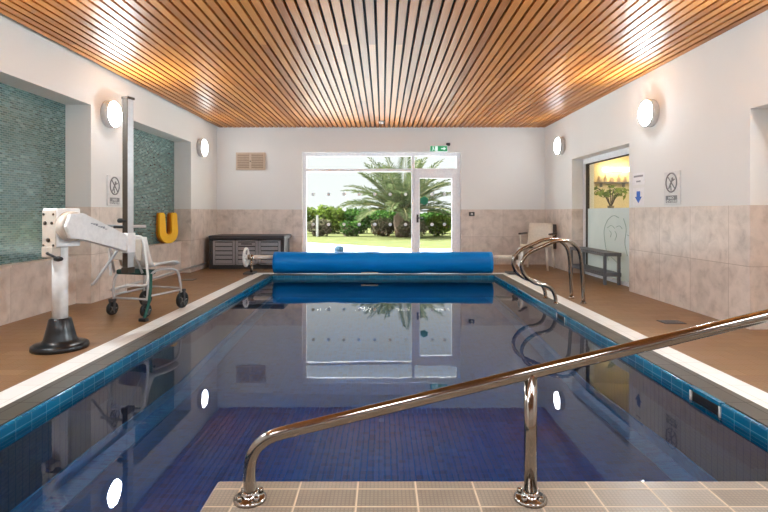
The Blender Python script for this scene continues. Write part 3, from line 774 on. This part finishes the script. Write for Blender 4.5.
# ------------------------------------------------------------------ wheeled pool chair
r = tag(empty('wheelchair', (-2.475, 5.38, 0), -math.radians(15)), 'white wheeled shower chair with green straps by the lift mast', 'wheelchair')
prof = [(-.27, .79), (-.262, .72), (-.245, .62), (-.225, .54), (-.19, .485), (-.12, .468), (0, .475), (.12, .48), (.21, .475), (.25, .45)]
nx = 12
grid = []
for i in range(nx + 1):
    u = -1 + 2 * i / nx
    row = []
    for j, (y, z) in enumerate(prof):
        wdt = .205 if j > 3 else .20 - .01 * (3 - j)
        lift_ = .035 * u ** 4 if j > 4 else 0
        fw = .05 * u * u if j <= 4 else 0
        row.append((u * wdt, y + fw, z + lift_))
    grid.append(row)
b = MB(); b.sheet(grid, .014); b.build('seat_shell', M['seat_white'], r)
b = MB(); b.tube([(-.2, -.285, .40), (-.205, -.295, .60), (-.19, -.305, .77), (-.12, -.31, .80), (.12, -.31, .80), (.20, -.305, .77), (.225, -.295, .60), (.245, -.29, .40), (.23, -.30, .325), (.10, -.31, .315), (.02, -.31, .32)], .013, 10, smooth_path=5)
b.build('back_frame', M['seat_white'], r)
b = MB(); b.box((-.17, -.292, .56), (.17, -.276, .77), bevel=.006); b.build('back_panel', M['seat_back'], r)
b = MB(); b.tube([(-.27, -.33, .90), (.25, -.33, .90)], .014, 10); b.tube([(.03, -.33, .90), (.08, -.31, .66), (.15, -.25, .43)], .012, 8); b.tube([(-.2, -.33, .90), (-.18, -.31, .66), (-.19, -.25, .43)], .012, 8); b.build('push_handle', M['tube_silver'], r)
b = MB(); b.box((-.24, -.16, .635), (-.17, .14, .68), bevel=.012); b.tube([(-.205, .1, .64), (-.205, .12, .44)], .011, 8); b.build('armrest', M['black'], r)
b = MB(); b.box((-.2, -.22, .405), (.19, -.1, .455), bevel=.015); b.build('seat_pad', M['teal_band'], r)
b = MB()
for sx in (-1, 1):
    b.tube([(sx * .20, -.24, .11), (sx * .205, -.24, .30), (sx * .205, -.2, .40), (sx * .19, -.1, .44), (sx * .19, .1, .44), (sx * .215, .2, .40), (sx * .23, .225, .28), (sx * .235, .235, .16)], .013, 10, smooth_path=6)
    b.tube([(sx * .20, -.24, .2), (sx * .235, .232, .2)], .011, 8)
b.tube([(-.20, -.24, .17), (.20, -.24, .17)], .011, 8); b.tube([(-.233, .232, .22), (.233, .232, .22)], .011, 8)
b.build('chassis', M['tube_silver'], r)
for sx in (-1, 1):
    for sy, R_ in ((-1, .066), (1, .088)):
        y0 = sy * .235 + (-.03 if sy < 0 else .02); wx = .20 if sy < 0 else .235
        b = MB(); b.lathe([(0, -.012), (R_ * .72, -.012), (R_ * .75, -.018), (R_ * .95, -.018), (R_, -.009), (R_, .009), (R_ * .95, .018), (R_ * .75, .018), (R_ * .72, .012), (0, .012)], 28, (sx * wx, y0, R_), 'X')
        w_ = b.build('wheel', M['black'], r)
        b = MB()
        for q in range(5):
            a = q * 2 * PI / 5
            for s2 in (-1, 1): b.tube([(sx * wx + s2 * .0135, y0, R_), (sx * wx + s2 * .0135, y0 + math.cos(a) * R_ * .7, R_ + math.sin(a) * R_ * .7)], .006, 6)
        b.lathe([(0, -.022), (R_ * .25, -.022), (R_ * .25, .022), (0, .022)], 16, (sx * wx, y0, R_), 'X'); b.build('hub', M['steel_grey'], w_)
        b = MB()
        for s2 in (-1, 1): b.box((sx * wx + s2 * .026 - .003, y0 - .015, R_ - .012), (sx * wx + s2 * .026 + .003, y0 + .015, R_ * 2 + .02))
        b.box((sx * wx - .03, y0 - .02, R_ * 2 + .006), (sx * wx + .03, y0 + .02, R_ * 2 + .03)); b.build('castor_fork', M['grey_dark'], r)
b = MB()
pts = [(.26, -.27, .43), (.29, -.31, .30), (.31, -.36, .16), (.32, -.42, .05), (.325, -.44, .02)]
grid = [[Vector(p) + Vector((-.013, 0, 0)), Vector(p) + Vector((.013, .01, 0))] for p in pts]
b.sheet(grid, .005); sp_ = b.build('strap', M['green_fabric'], r)
b = MB(); b.box((.285, -.47, .0), (.365, -.42, .03), bevel=.006); b.build('buckle', M['black'], sp_)

# ------------------------------------------------------------------ U-shaped floats in the far niche
def make_float(mat):
    b = MB()
    outer, inner = .19, .06
    pts = []
    for i in range(21):
        a = PI + PI * i / 20; pts.append((math.cos(a) * outer, .19 + math.sin(a) * .19))
    pts += [(.19, .46), (.165, .495), (.085, .495), (.06, .46)]
    for i in range(21):
        a = 2 * PI - PI * i / 20; pts.append((math.cos(a) * inner, .2 + math.sin(a) * inner))
    pts += [(-.06, .46), (-.085, .495), (-.165, .495), (-.19, .46)]
    b.prism([(x, 0, z) for x, z in pts], (0, .036, 0), smooth=False)
    bmesh.ops.bevel(b.bm, geom=[e for e in b.bm.edges if abs(e.verts[0].co.y - e.verts[1].co.y) < 1e-4], offset=.012, segments=2, affect='EDGES')
    return b.build('swim_float', mat)
FL = [('yellow', 0, 'yellow U-shaped swim float, front of the stack in the far niche'), ('amber', 1, 'amber U-shaped swim float in the middle of the niche stack'), ('ochre', 2, 'rust orange U-shaped float at the back of the niche stack')]
for mt, i, lab in FL:
    o = make_float(M[mt])
    o.rotation_euler = (-.03, 0, math.radians(66))
    d = Vector((-math.sin(math.radians(66)), math.cos(math.radians(66)), 0)) * (.039 * i)
    o.location = Vector((-3.455, 8.28, .541)) + d; tag(o, lab, 'float', 'swim floats on the niche ledge')

# pipe along the left wall
b = MB(); b.tube([(-3.285, 6.2, .10), (-3.285, 9.5, .10)], .018, 12); 
p = b.build('wall_pipe', M['tube_silver'], loc=(0, 0, 0)); tag(p, 'low steel pipe along the foot of the left wall', 'pipe')
for y in (6.3, 9.0, 9.4): b = MB(); b.box((-3.32, y - .015, .085), (-3.285, y + .015, .115)); b.build('pipe_clip', M['steel_grey'], p)

# ------------------------------------------------------------------ curved grab rails
gp = [(583.5, 303.2), (582.2, 275), (580.5, 256), (576, 246.5), (567, 241), (555, 241.3), (543, 246), (530, 252.2), (523.5, 259), (521.5, 267), (525.5, 276), (535, 283), (545, 285.2), (551.5, 289), (555, 296), (556, 303.2)]
YG = 5.83
def make_grab():
    r = empty('grab_rail', (0, YG, 0))
    pts = [((px - CX) * YG / F, 0, max(H - (py - HY) * YG / F, -.0)) for px, py in gp]
    pts[0] = (pts[0][0], 0, .0); pts[-1] = (pts[-1][0], 0, .0)
    b = MB(); b.tube(pts, .021, 14, smooth_path=6); b.build('rail_tube', M['steel'], r)
    for p in (pts[0], pts[-1]):
        b = MB(); b.lathe([(0, 0), (.034, 0), (.034, .006), (.026, .02), (0, .02)], 24, p); b.build('foot_flange', M['steel'], r)
    return r
g1 = make_grab(); tag(g1, 'nearer of the two curved steel grab rails at the right pool edge', 'grab rail', 'curved grab rails')
g2 = copy_tree(g1); g2.location = (0, 6.2, 0); tag(g2, 'farther of the two curved steel grab rails at the right pool edge', 'grab rail', 'curved grab rails')

# ------------------------------------------------------------------ big handrail in front
YR = 1.84
hp = [(250, 490), (249.6, 470), (252, 456), (259, 445), (271, 436.5), (290, 430.9), (320, 423.6)]
def hz(px): return H - ((385 - (px - 480) * .2413) - HY) * YR / F
def hx(px): return (px - CX) * YR / F
pts = [(hx(250), 0, .0)] + [(hx(a), 0, H - (c - HY) * YR / F) for a, c in hp]
pts += [(hx(px), 0, hz(px)) for px in (400, 531, 660, 768, 900, 980)]
xe = pts[-1][0]; ze = pts[-1][2]
pts += [(xe + .12, 0, ze + .005), (xe + .2, 0, ze - .08), (xe + .22, 0, ze - .25), (xe + .22, 0, .0)]
r = tag(empty('stair_handrail', (0, YR, 0)), 'long sloping polished steel handrail across the foreground', 'handrail')
b = MB(); b.tube(pts, .0228, 20, smooth_path=8); b.build('rail_tube', M['steel'], r)
xp = hx(530.5)
b = MB(); b.tube([(xp, 0, .0), (xp, 0, hz(530.5))], .0228, 20); b.build('post', M['steel'], r)
for x in (hx(250), xp, xe + .22):
    b = MB(); b.lathe([(0, 0), (.058, 0), (.058, .009), (.05, .014), (.032, .017), (.03, .03), (.026, .034), (0, .034)], 36, (x, 0, 0)); fl = b.build('foot_flange', M['steel'], r)
    for q in range(4):
        a = q * PI / 2 + PI / 4; b = MB()
        b.lathe([(0, .01), (.011, .01), (.011, .024), (.007, .027), (0, .027)], 6, (x + math.cos(a) * .043, math.sin(a) * .043, 0))
        b.build('bolt', M['steel'], fl)

# ------------------------------------------------------------------ slatted two tier bench
r = tag(empty('slatted_bench', (3.16, 7.3, 0)), 'dark grey two-tier slatted bench in front of the frosted glass', 'bench')
BL, BWd = 1.38, .24
for nm, z in (('seat', .44), ('shelf', .15)):
    b = MB()
    b.box((0, 0, z - .03), (.03, BL, z), bevel=.004); b.box((BWd - .03, 0, z - .03), (BWd, BL, z), bevel=.004)
    n = 18
    for i in range(n):
        y = i * BL / n
        b.box((-.006, y + .006, z), (BWd + .006, y + BL / n - .016, z + .022), bevel=.004)
    b.box((0, 0, z - .03), (BWd, .025, z)); b.box((0, BL - .025, z - .03), (BWd, BL, z))
    b.build(nm, M['bench'], r)
for x in (0, BWd - .04):
    for y in (.02, BL - .06):
        b = MB(); b.box((x, y, 0), (x + .04, y + .04, .41), bevel=.004); b.build('leg', M['bench'], r)

# ------------------------------------------------------------------ cream armchair in the far right corner
r = tag(empty('armchair', (2.84, 9.42, 0), math.radians(-32)), 'cream plastic armchair with dark armrests in the far right corner', 'chair')
# local -y is the front
b = MB(); gx = 8; grid = []
prof = [(-.25, .42), (-.18, .44), (0, .43), (.16, .42), (.2, .45), (.235, .58), (.265, .72), (.285, .84)]
for i in range(gx + 1):
    u = -1 + 2 * i / gx
    grid.append([(u * (.24 if j < 4 else .235 - .006 * (j - 4)), y - .03 * u * u * (j > 4), z) for j, (y, z) in enumerate(prof)])
b.sheet(grid[:], .02); b.build('seat_shell', M['cream'], r)
for sx in (-1, 1):
    for sy in (-1, 1):
        b = MB(); b.tube([(sx * .21, sy * .19, .43), (sx * .25, sy * .24, 0)], .02, 10, radii=[.024, .018]); b.build('leg', M['cream'], r)
    b = MB(); b.box((sx * .27 - .025, -.2, .635), (sx * .27 + .025, .24, .665), bevel=.01); b.build('armrest', M['chair_dark'], r)
    b = MB(); b.tube([(sx * .27, -.16, .64), (sx * .25, -.17, .42)], .014, 8); b.build('arm_support', M['cream'], r)
    b = MB(); b.tube([(sx * .27, .2, .64), (sx * .235, .235, .62)], .014, 8); b.build('arm_support', M['cream'], r)
b = MB(); b.box((.19, .25, .36), (.275, .295, .82), bevel=.01); b.build('back_batten', M['chair_dark'], r)
b = MB(); b.box((-.235, .27, .36), (-.16, .31, .5), bevel=.01); b.build('back_batten', M['chair_dark'], r)

# floor drain on the left deck
r = tag(empty('floor_drain', W(165, 279.5, F * H / (279.5 - HY)) * 1.0), 'dark square drain grate in the left deck by the niche', 'drain')
r.location = (-3.0, 7.9, 0)
b = MB(); b.box((-.1, -.1, 0), (.1, .1, .004)); b.build('grate', M['grey_dark'], r)
b = MB(); [b.box((-.085, -.08 + i * .035, .0038), (.085, -.065 + i * .035, .006)) for i in range(5)]; b.build('bars', M['steel_grey'], r)
r = tag(empty('floor_drain', (2.72, 4.83, 0)), 'dark square drain grate in the right deck by the stone wall', 'drain')
b = MB(); b.box((-.1, -.08, 0), (.1, .08, .004)); b.build('grate', M['grey_dark'], r)
b = MB(); [b.box((-.085, -.06 + i * .03, .0038), (.085, -.05 + i * .03, .006)) for i in range(5)]; b.build('bars', M['steel_grey'], r)

# ------------------------------------------------------------------ garden
ZG = -.05
b = MB(); b.prism([(-60, YB + .3, ZG - .1), (60, YB + .3, ZG - .1), (60, 12.5, ZG - .1), (.95, 15.4, ZG - .1), (-2.85, 18.7, ZG - .1), (-30, 24, ZG - .1), (-60, 24, ZG - .1)], (0, 0, .1)); o = b.build('patio', M['paving']); o['kind'] = 'structure'
b = MB(); b.box((-60, 11, ZG - .3), (60, 90, ZG - .02)); o = b.build('lawn', M['grass']); o['kind'] = 'structure'
b = MB(); b.box((-60, -60, ZG - .4), (60, YN - .35, ZG - .1)); o = b.build('outer_ground', M['paving']); o['kind'] = 'structure'

def leaf_blob(mb, c, rad, n, size):
    cx, cy, cz = c
    for i in range(n):
        v = Vector((random.gauss(0, 1), random.gauss(0, 1), random.gauss(0, 1))).normalized()
        q = (.55 + .45 * random.random() ** .6) * (1 + .12 * math.sin(v.x * 7 + cx) + .1 * math.sin(v.z * 9 + cy * 2))
        p = Vector((cx + v.x * rad[0] * q, cy + v.y * rad[1] * q, max(ZG + .02, cz + v.z * rad[2] * q)))
        d1 = Vector((random.gauss(0, 1), random.gauss(0, 1), random.gauss(0, .7))).normalized(); d2 = d1.cross(Vector((random.gauss(0, 1), random.gauss(0, 1), random.gauss(0, 1)))).normalized()
        s1 = size * (.7 + .6 * random.random())
        mb.quad([p - d1 * s1, p + d2 * s1 * .5, p + d1 * s1, p - d2 * s1 * .5])
def shrub(x, y, rx, ry, h, mat, n, label, group, flowers=None, size=.07, name='hedge_shrub'):
    r = tag(empty(name, (x, y, ZG)), label, 'shrub', group)
    b = MB()
    leaf_blob(b, (x, y, ZG + h * .5), (rx, ry, h * .52), n, size)
    leaf_blob(b, (x - rx * .3, y, ZG + h * .68), (rx * .6, ry * .7, h * .36), n // 3, size); leaf_blob(b, (x + rx * .35, y, ZG + h * .66), (rx * .6, ry * .7, h * .36), n // 3, size)
    b.build('foliage', M[mat], r, shift=(x, y, ZG), recalc=False)
    b = MB()
    for i in range(6):
        a = i * 1.05; b.tube([(0, 0, 0), (math.cos(a) * rx * .3, math.sin(a) * ry * .3, h * .4), (math.cos(a) * rx * .6, math.sin(a) * ry * .6, h * .75)], .02, 5)
    b.build('stems', M['stem'], r)
    if flowers:
        b = MB(); leaf_blob(b, (x, y - ry * .1, ZG + h * .42), (rx * 1.02, ry * 1.03, h * .5), flowers, size * .9)
        b.build('blossom', M['pink_leaf'], r, shift=(x, y, ZG), recalc=False)
hs = [(-8.0, 1.35, 'hedge_light', 'leafy hedge bush beyond the lawn, outermost on the left side'), (-6.3, 1.4, 'hedge', 'dark hedge bush left of the view behind the window frame'),
      (-4.5, 1.5, 'hedge_light', 'light green hedge bush at the left end of the window view'), (-2.9, 1.42, 'hedge_light', 'yellowish green hedge bush second from the left in the window'),
      (-1.4, 1.28, 'hedge', 'dark green hedge bush just left of the palm'), (.1, 1.25, 'hedge', 'dark hedge bush directly behind the palm crown'),
      (1.5, 1.1, 'hedge', 'dark hedge bush behind the window mullion right of the palm'), (2.9, 1.22, 'hedge', 'dark hedge bush seen through the glass door'),
      (4.5, 1.3, 'hedge', 'dark hedge bush right of the door view'), (6.2, 1.35, 'hedge_light', 'leafy hedge bush beyond the lawn, outermost on the right side')]
for x, h, m, lab in hs: shrub(x, 27.2 + .15 * math.sin(x * 3), .93, .6, h, m, 1900, lab, 'hedge bushes beyond the lawn', size=.085)
fs_ = [(-4.5, .85, 'grey_leaf', 'grey-green flowering shrub before the hedge, leftmost in the window'), (-3.0, .8, 'grey_leaf', 'low blossoming shrub before the hedge, right of the white post'),
       (-1.5, .7, 'hedge', 'low green shrub with few blossoms left of the palm'), (.0, .8, 'grey_leaf', 'pale pink blossoming shrub at the left foot of the palm'),
       (1.3, .78, 'grey_leaf', 'pale pink blossoming shrub at the right foot of the palm'), (2.6, 1.0, 'hedge_light', 'yellow green shrub before the hedge seen through the door')]
for x, h, m, lab in fs_: shrub(x, 24.1 if not 0 < x < 2 else 22.4, .6, .4, h, m, 900, lab, 'flowering shrubs along the lawn', flowers=260 if m != 'hedge_light' else 90, size=.06, name='flowering_shrub')

# palm
PX, PYY = .86, 23.2
r = tag(empty('palm_tree', (PX, PYY, ZG)), 'young date palm with arching grey green fronds beyond the lawn', 'palm tree')
b = MB(); b.lathe([(0, 0), (.30, 0), (.32, .3), (.36, .6), (.34, .9), (.2, 1.1), (0, 1.15)], 24)
for v in b.bm.verts: v.co += Vector((random.uniform(-.04, .04), random.uniform(-.04, .04), 0)) * (1 if v.co.z > .05 else 0)
b.build('trunk', M['trunk'], r)
nf = 58
for i in range(nf):
    az = i * 2.39996 + random.uniform(-.2, .2); t = i / (nf - 1)
    el = math.radians(78 - 70 * t ** .8) + random.uniform(-.1, .1)
    L = 2.65 + .4 * random.random()
    droop = .35 + .75 * t + random.uniform(-.1, .15)
    pts = []; p = Vector((math.cos(az) * .12, math.sin(az) * .12, 1.12)); steps = 14; e = el
    for k in range(steps + 1):
        pts.append(p.copy()); d = Vector((math.cos(az) * math.cos(e), math.sin(az) * math.cos(e), math.sin(e))); p = p + d * (L / steps); e -= droop / steps * (1.2 * k / steps + .3)
    fb = MB(); fb.tube(pts, .02, 5, radii=[.035 - .03 * k / steps for k in range(steps + 1)])
    fr = fb.build('frond', M['rachis'], r)
    lb = MB(); side = Vector((-math.sin(az), math.cos(az), 0))
    for k in range(2, steps + 1):
        for sub in (0, .33, .66):
            if k == steps and sub > 0: continue
            a = pts[k] if k == steps else pts[k].lerp(pts[k + 1], sub)
            tg = (pts[min(k + 1, steps)] - pts[k - 1]).normalized(); up = side.cross(tg).normalized()
            if up.z < 0: up = -up
            f = (k + sub) / steps; ll = (.16 + .42 * math.sin(PI * min(1, f * .95 + .05)) ** .8) * (1 if f < .95 else .7)
            for sg in (-1, 1):
                dv = (side * sg * .72 + tg * .62 + up * random.uniform(.0, .35)).normalized()
                w_ = dv.cross(up).normalized() * .026
                m_ = a + dv * ll * .5; tip = a + dv * ll + Vector((0, 0, -.05))
                lb.quad([a, m_ + w_, tip, m_ - w_])
    lb.build('leaflets', M['frond'], fr, recalc=False)
b = MB(); b.box((-.05, -.05, 0), (.05, .05, .95), bevel=.01); b.box((-.06, -.06, .95), (.06, .06, .98), bevel=.005); o = b.build('garden_post', M['post'], loc=(-3.0, 23.4, ZG)); tag(o, 'white wooden post standing before the garden hedge', 'post')
r = tag(empty('garden_bin', (-1.02, 11.9, ZG)), 'small blue grey bin with domed top outside the window', 'bin')
b = MB(); b.lathe([(0, 0), (.1, 0), (.11, .22), (0, .22)], 24); b.build('body', M['bin'], r)
b = MB(); b.lathe([(.115, .22), (.115, .25), (.1, .29), (.06, .315), (0, .32)], 24); b.build('lid', M['bin'], r)

# ------------------------------------------------------------------ sky and sun
w = bpy.data.worlds.new('sky'); scene.world = w; w.use_nodes = True
nt = w.node_tree; nt.nodes.clear()
out = nt.nodes.new('ShaderNodeOutputWorld'); bg = nt.nodes.new('ShaderNodeBackground')
tc = nt.nodes.new('ShaderNodeTexCoord'); sp = nt.nodes.new('ShaderNodeSeparateXYZ'); nt.links.new(tc.outputs['Generated'], sp.inputs[0])
rp = nt.nodes.new('ShaderNodeValToRGB'); nt.links.new(sp.outputs[2], rp.inputs[0])
rp.color_ramp.elements[0].position = 0.0; rp.color_ramp.elements[0].color = (.96, .96, .96, 1)
rp.color_ramp.elements[1].position = .28; rp.color_ramp.elements[1].color = (.96, .97, .98, 1)
e = rp.color_ramp.elements.new(.6); e.color = (7, 7.2, 7.5, 1)
nt.links.new(rp.outputs[0], bg.inputs[0]); bg.inputs[1].default_value = .36
nt.links.new(bg.outputs[0], out.inputs[0])
sd = bpy.data.lights.new('sun', 'SUN'); sd.energy = 15.0; sd.angle = .02; sd.color = (1, .97, .93)
so = bpy.data.objects.new('sun', sd); COL.objects.link(so)
so.rotation_euler = Vector((.72, .06, -.62)).to_track_quat('-Z', 'Y').to_euler()
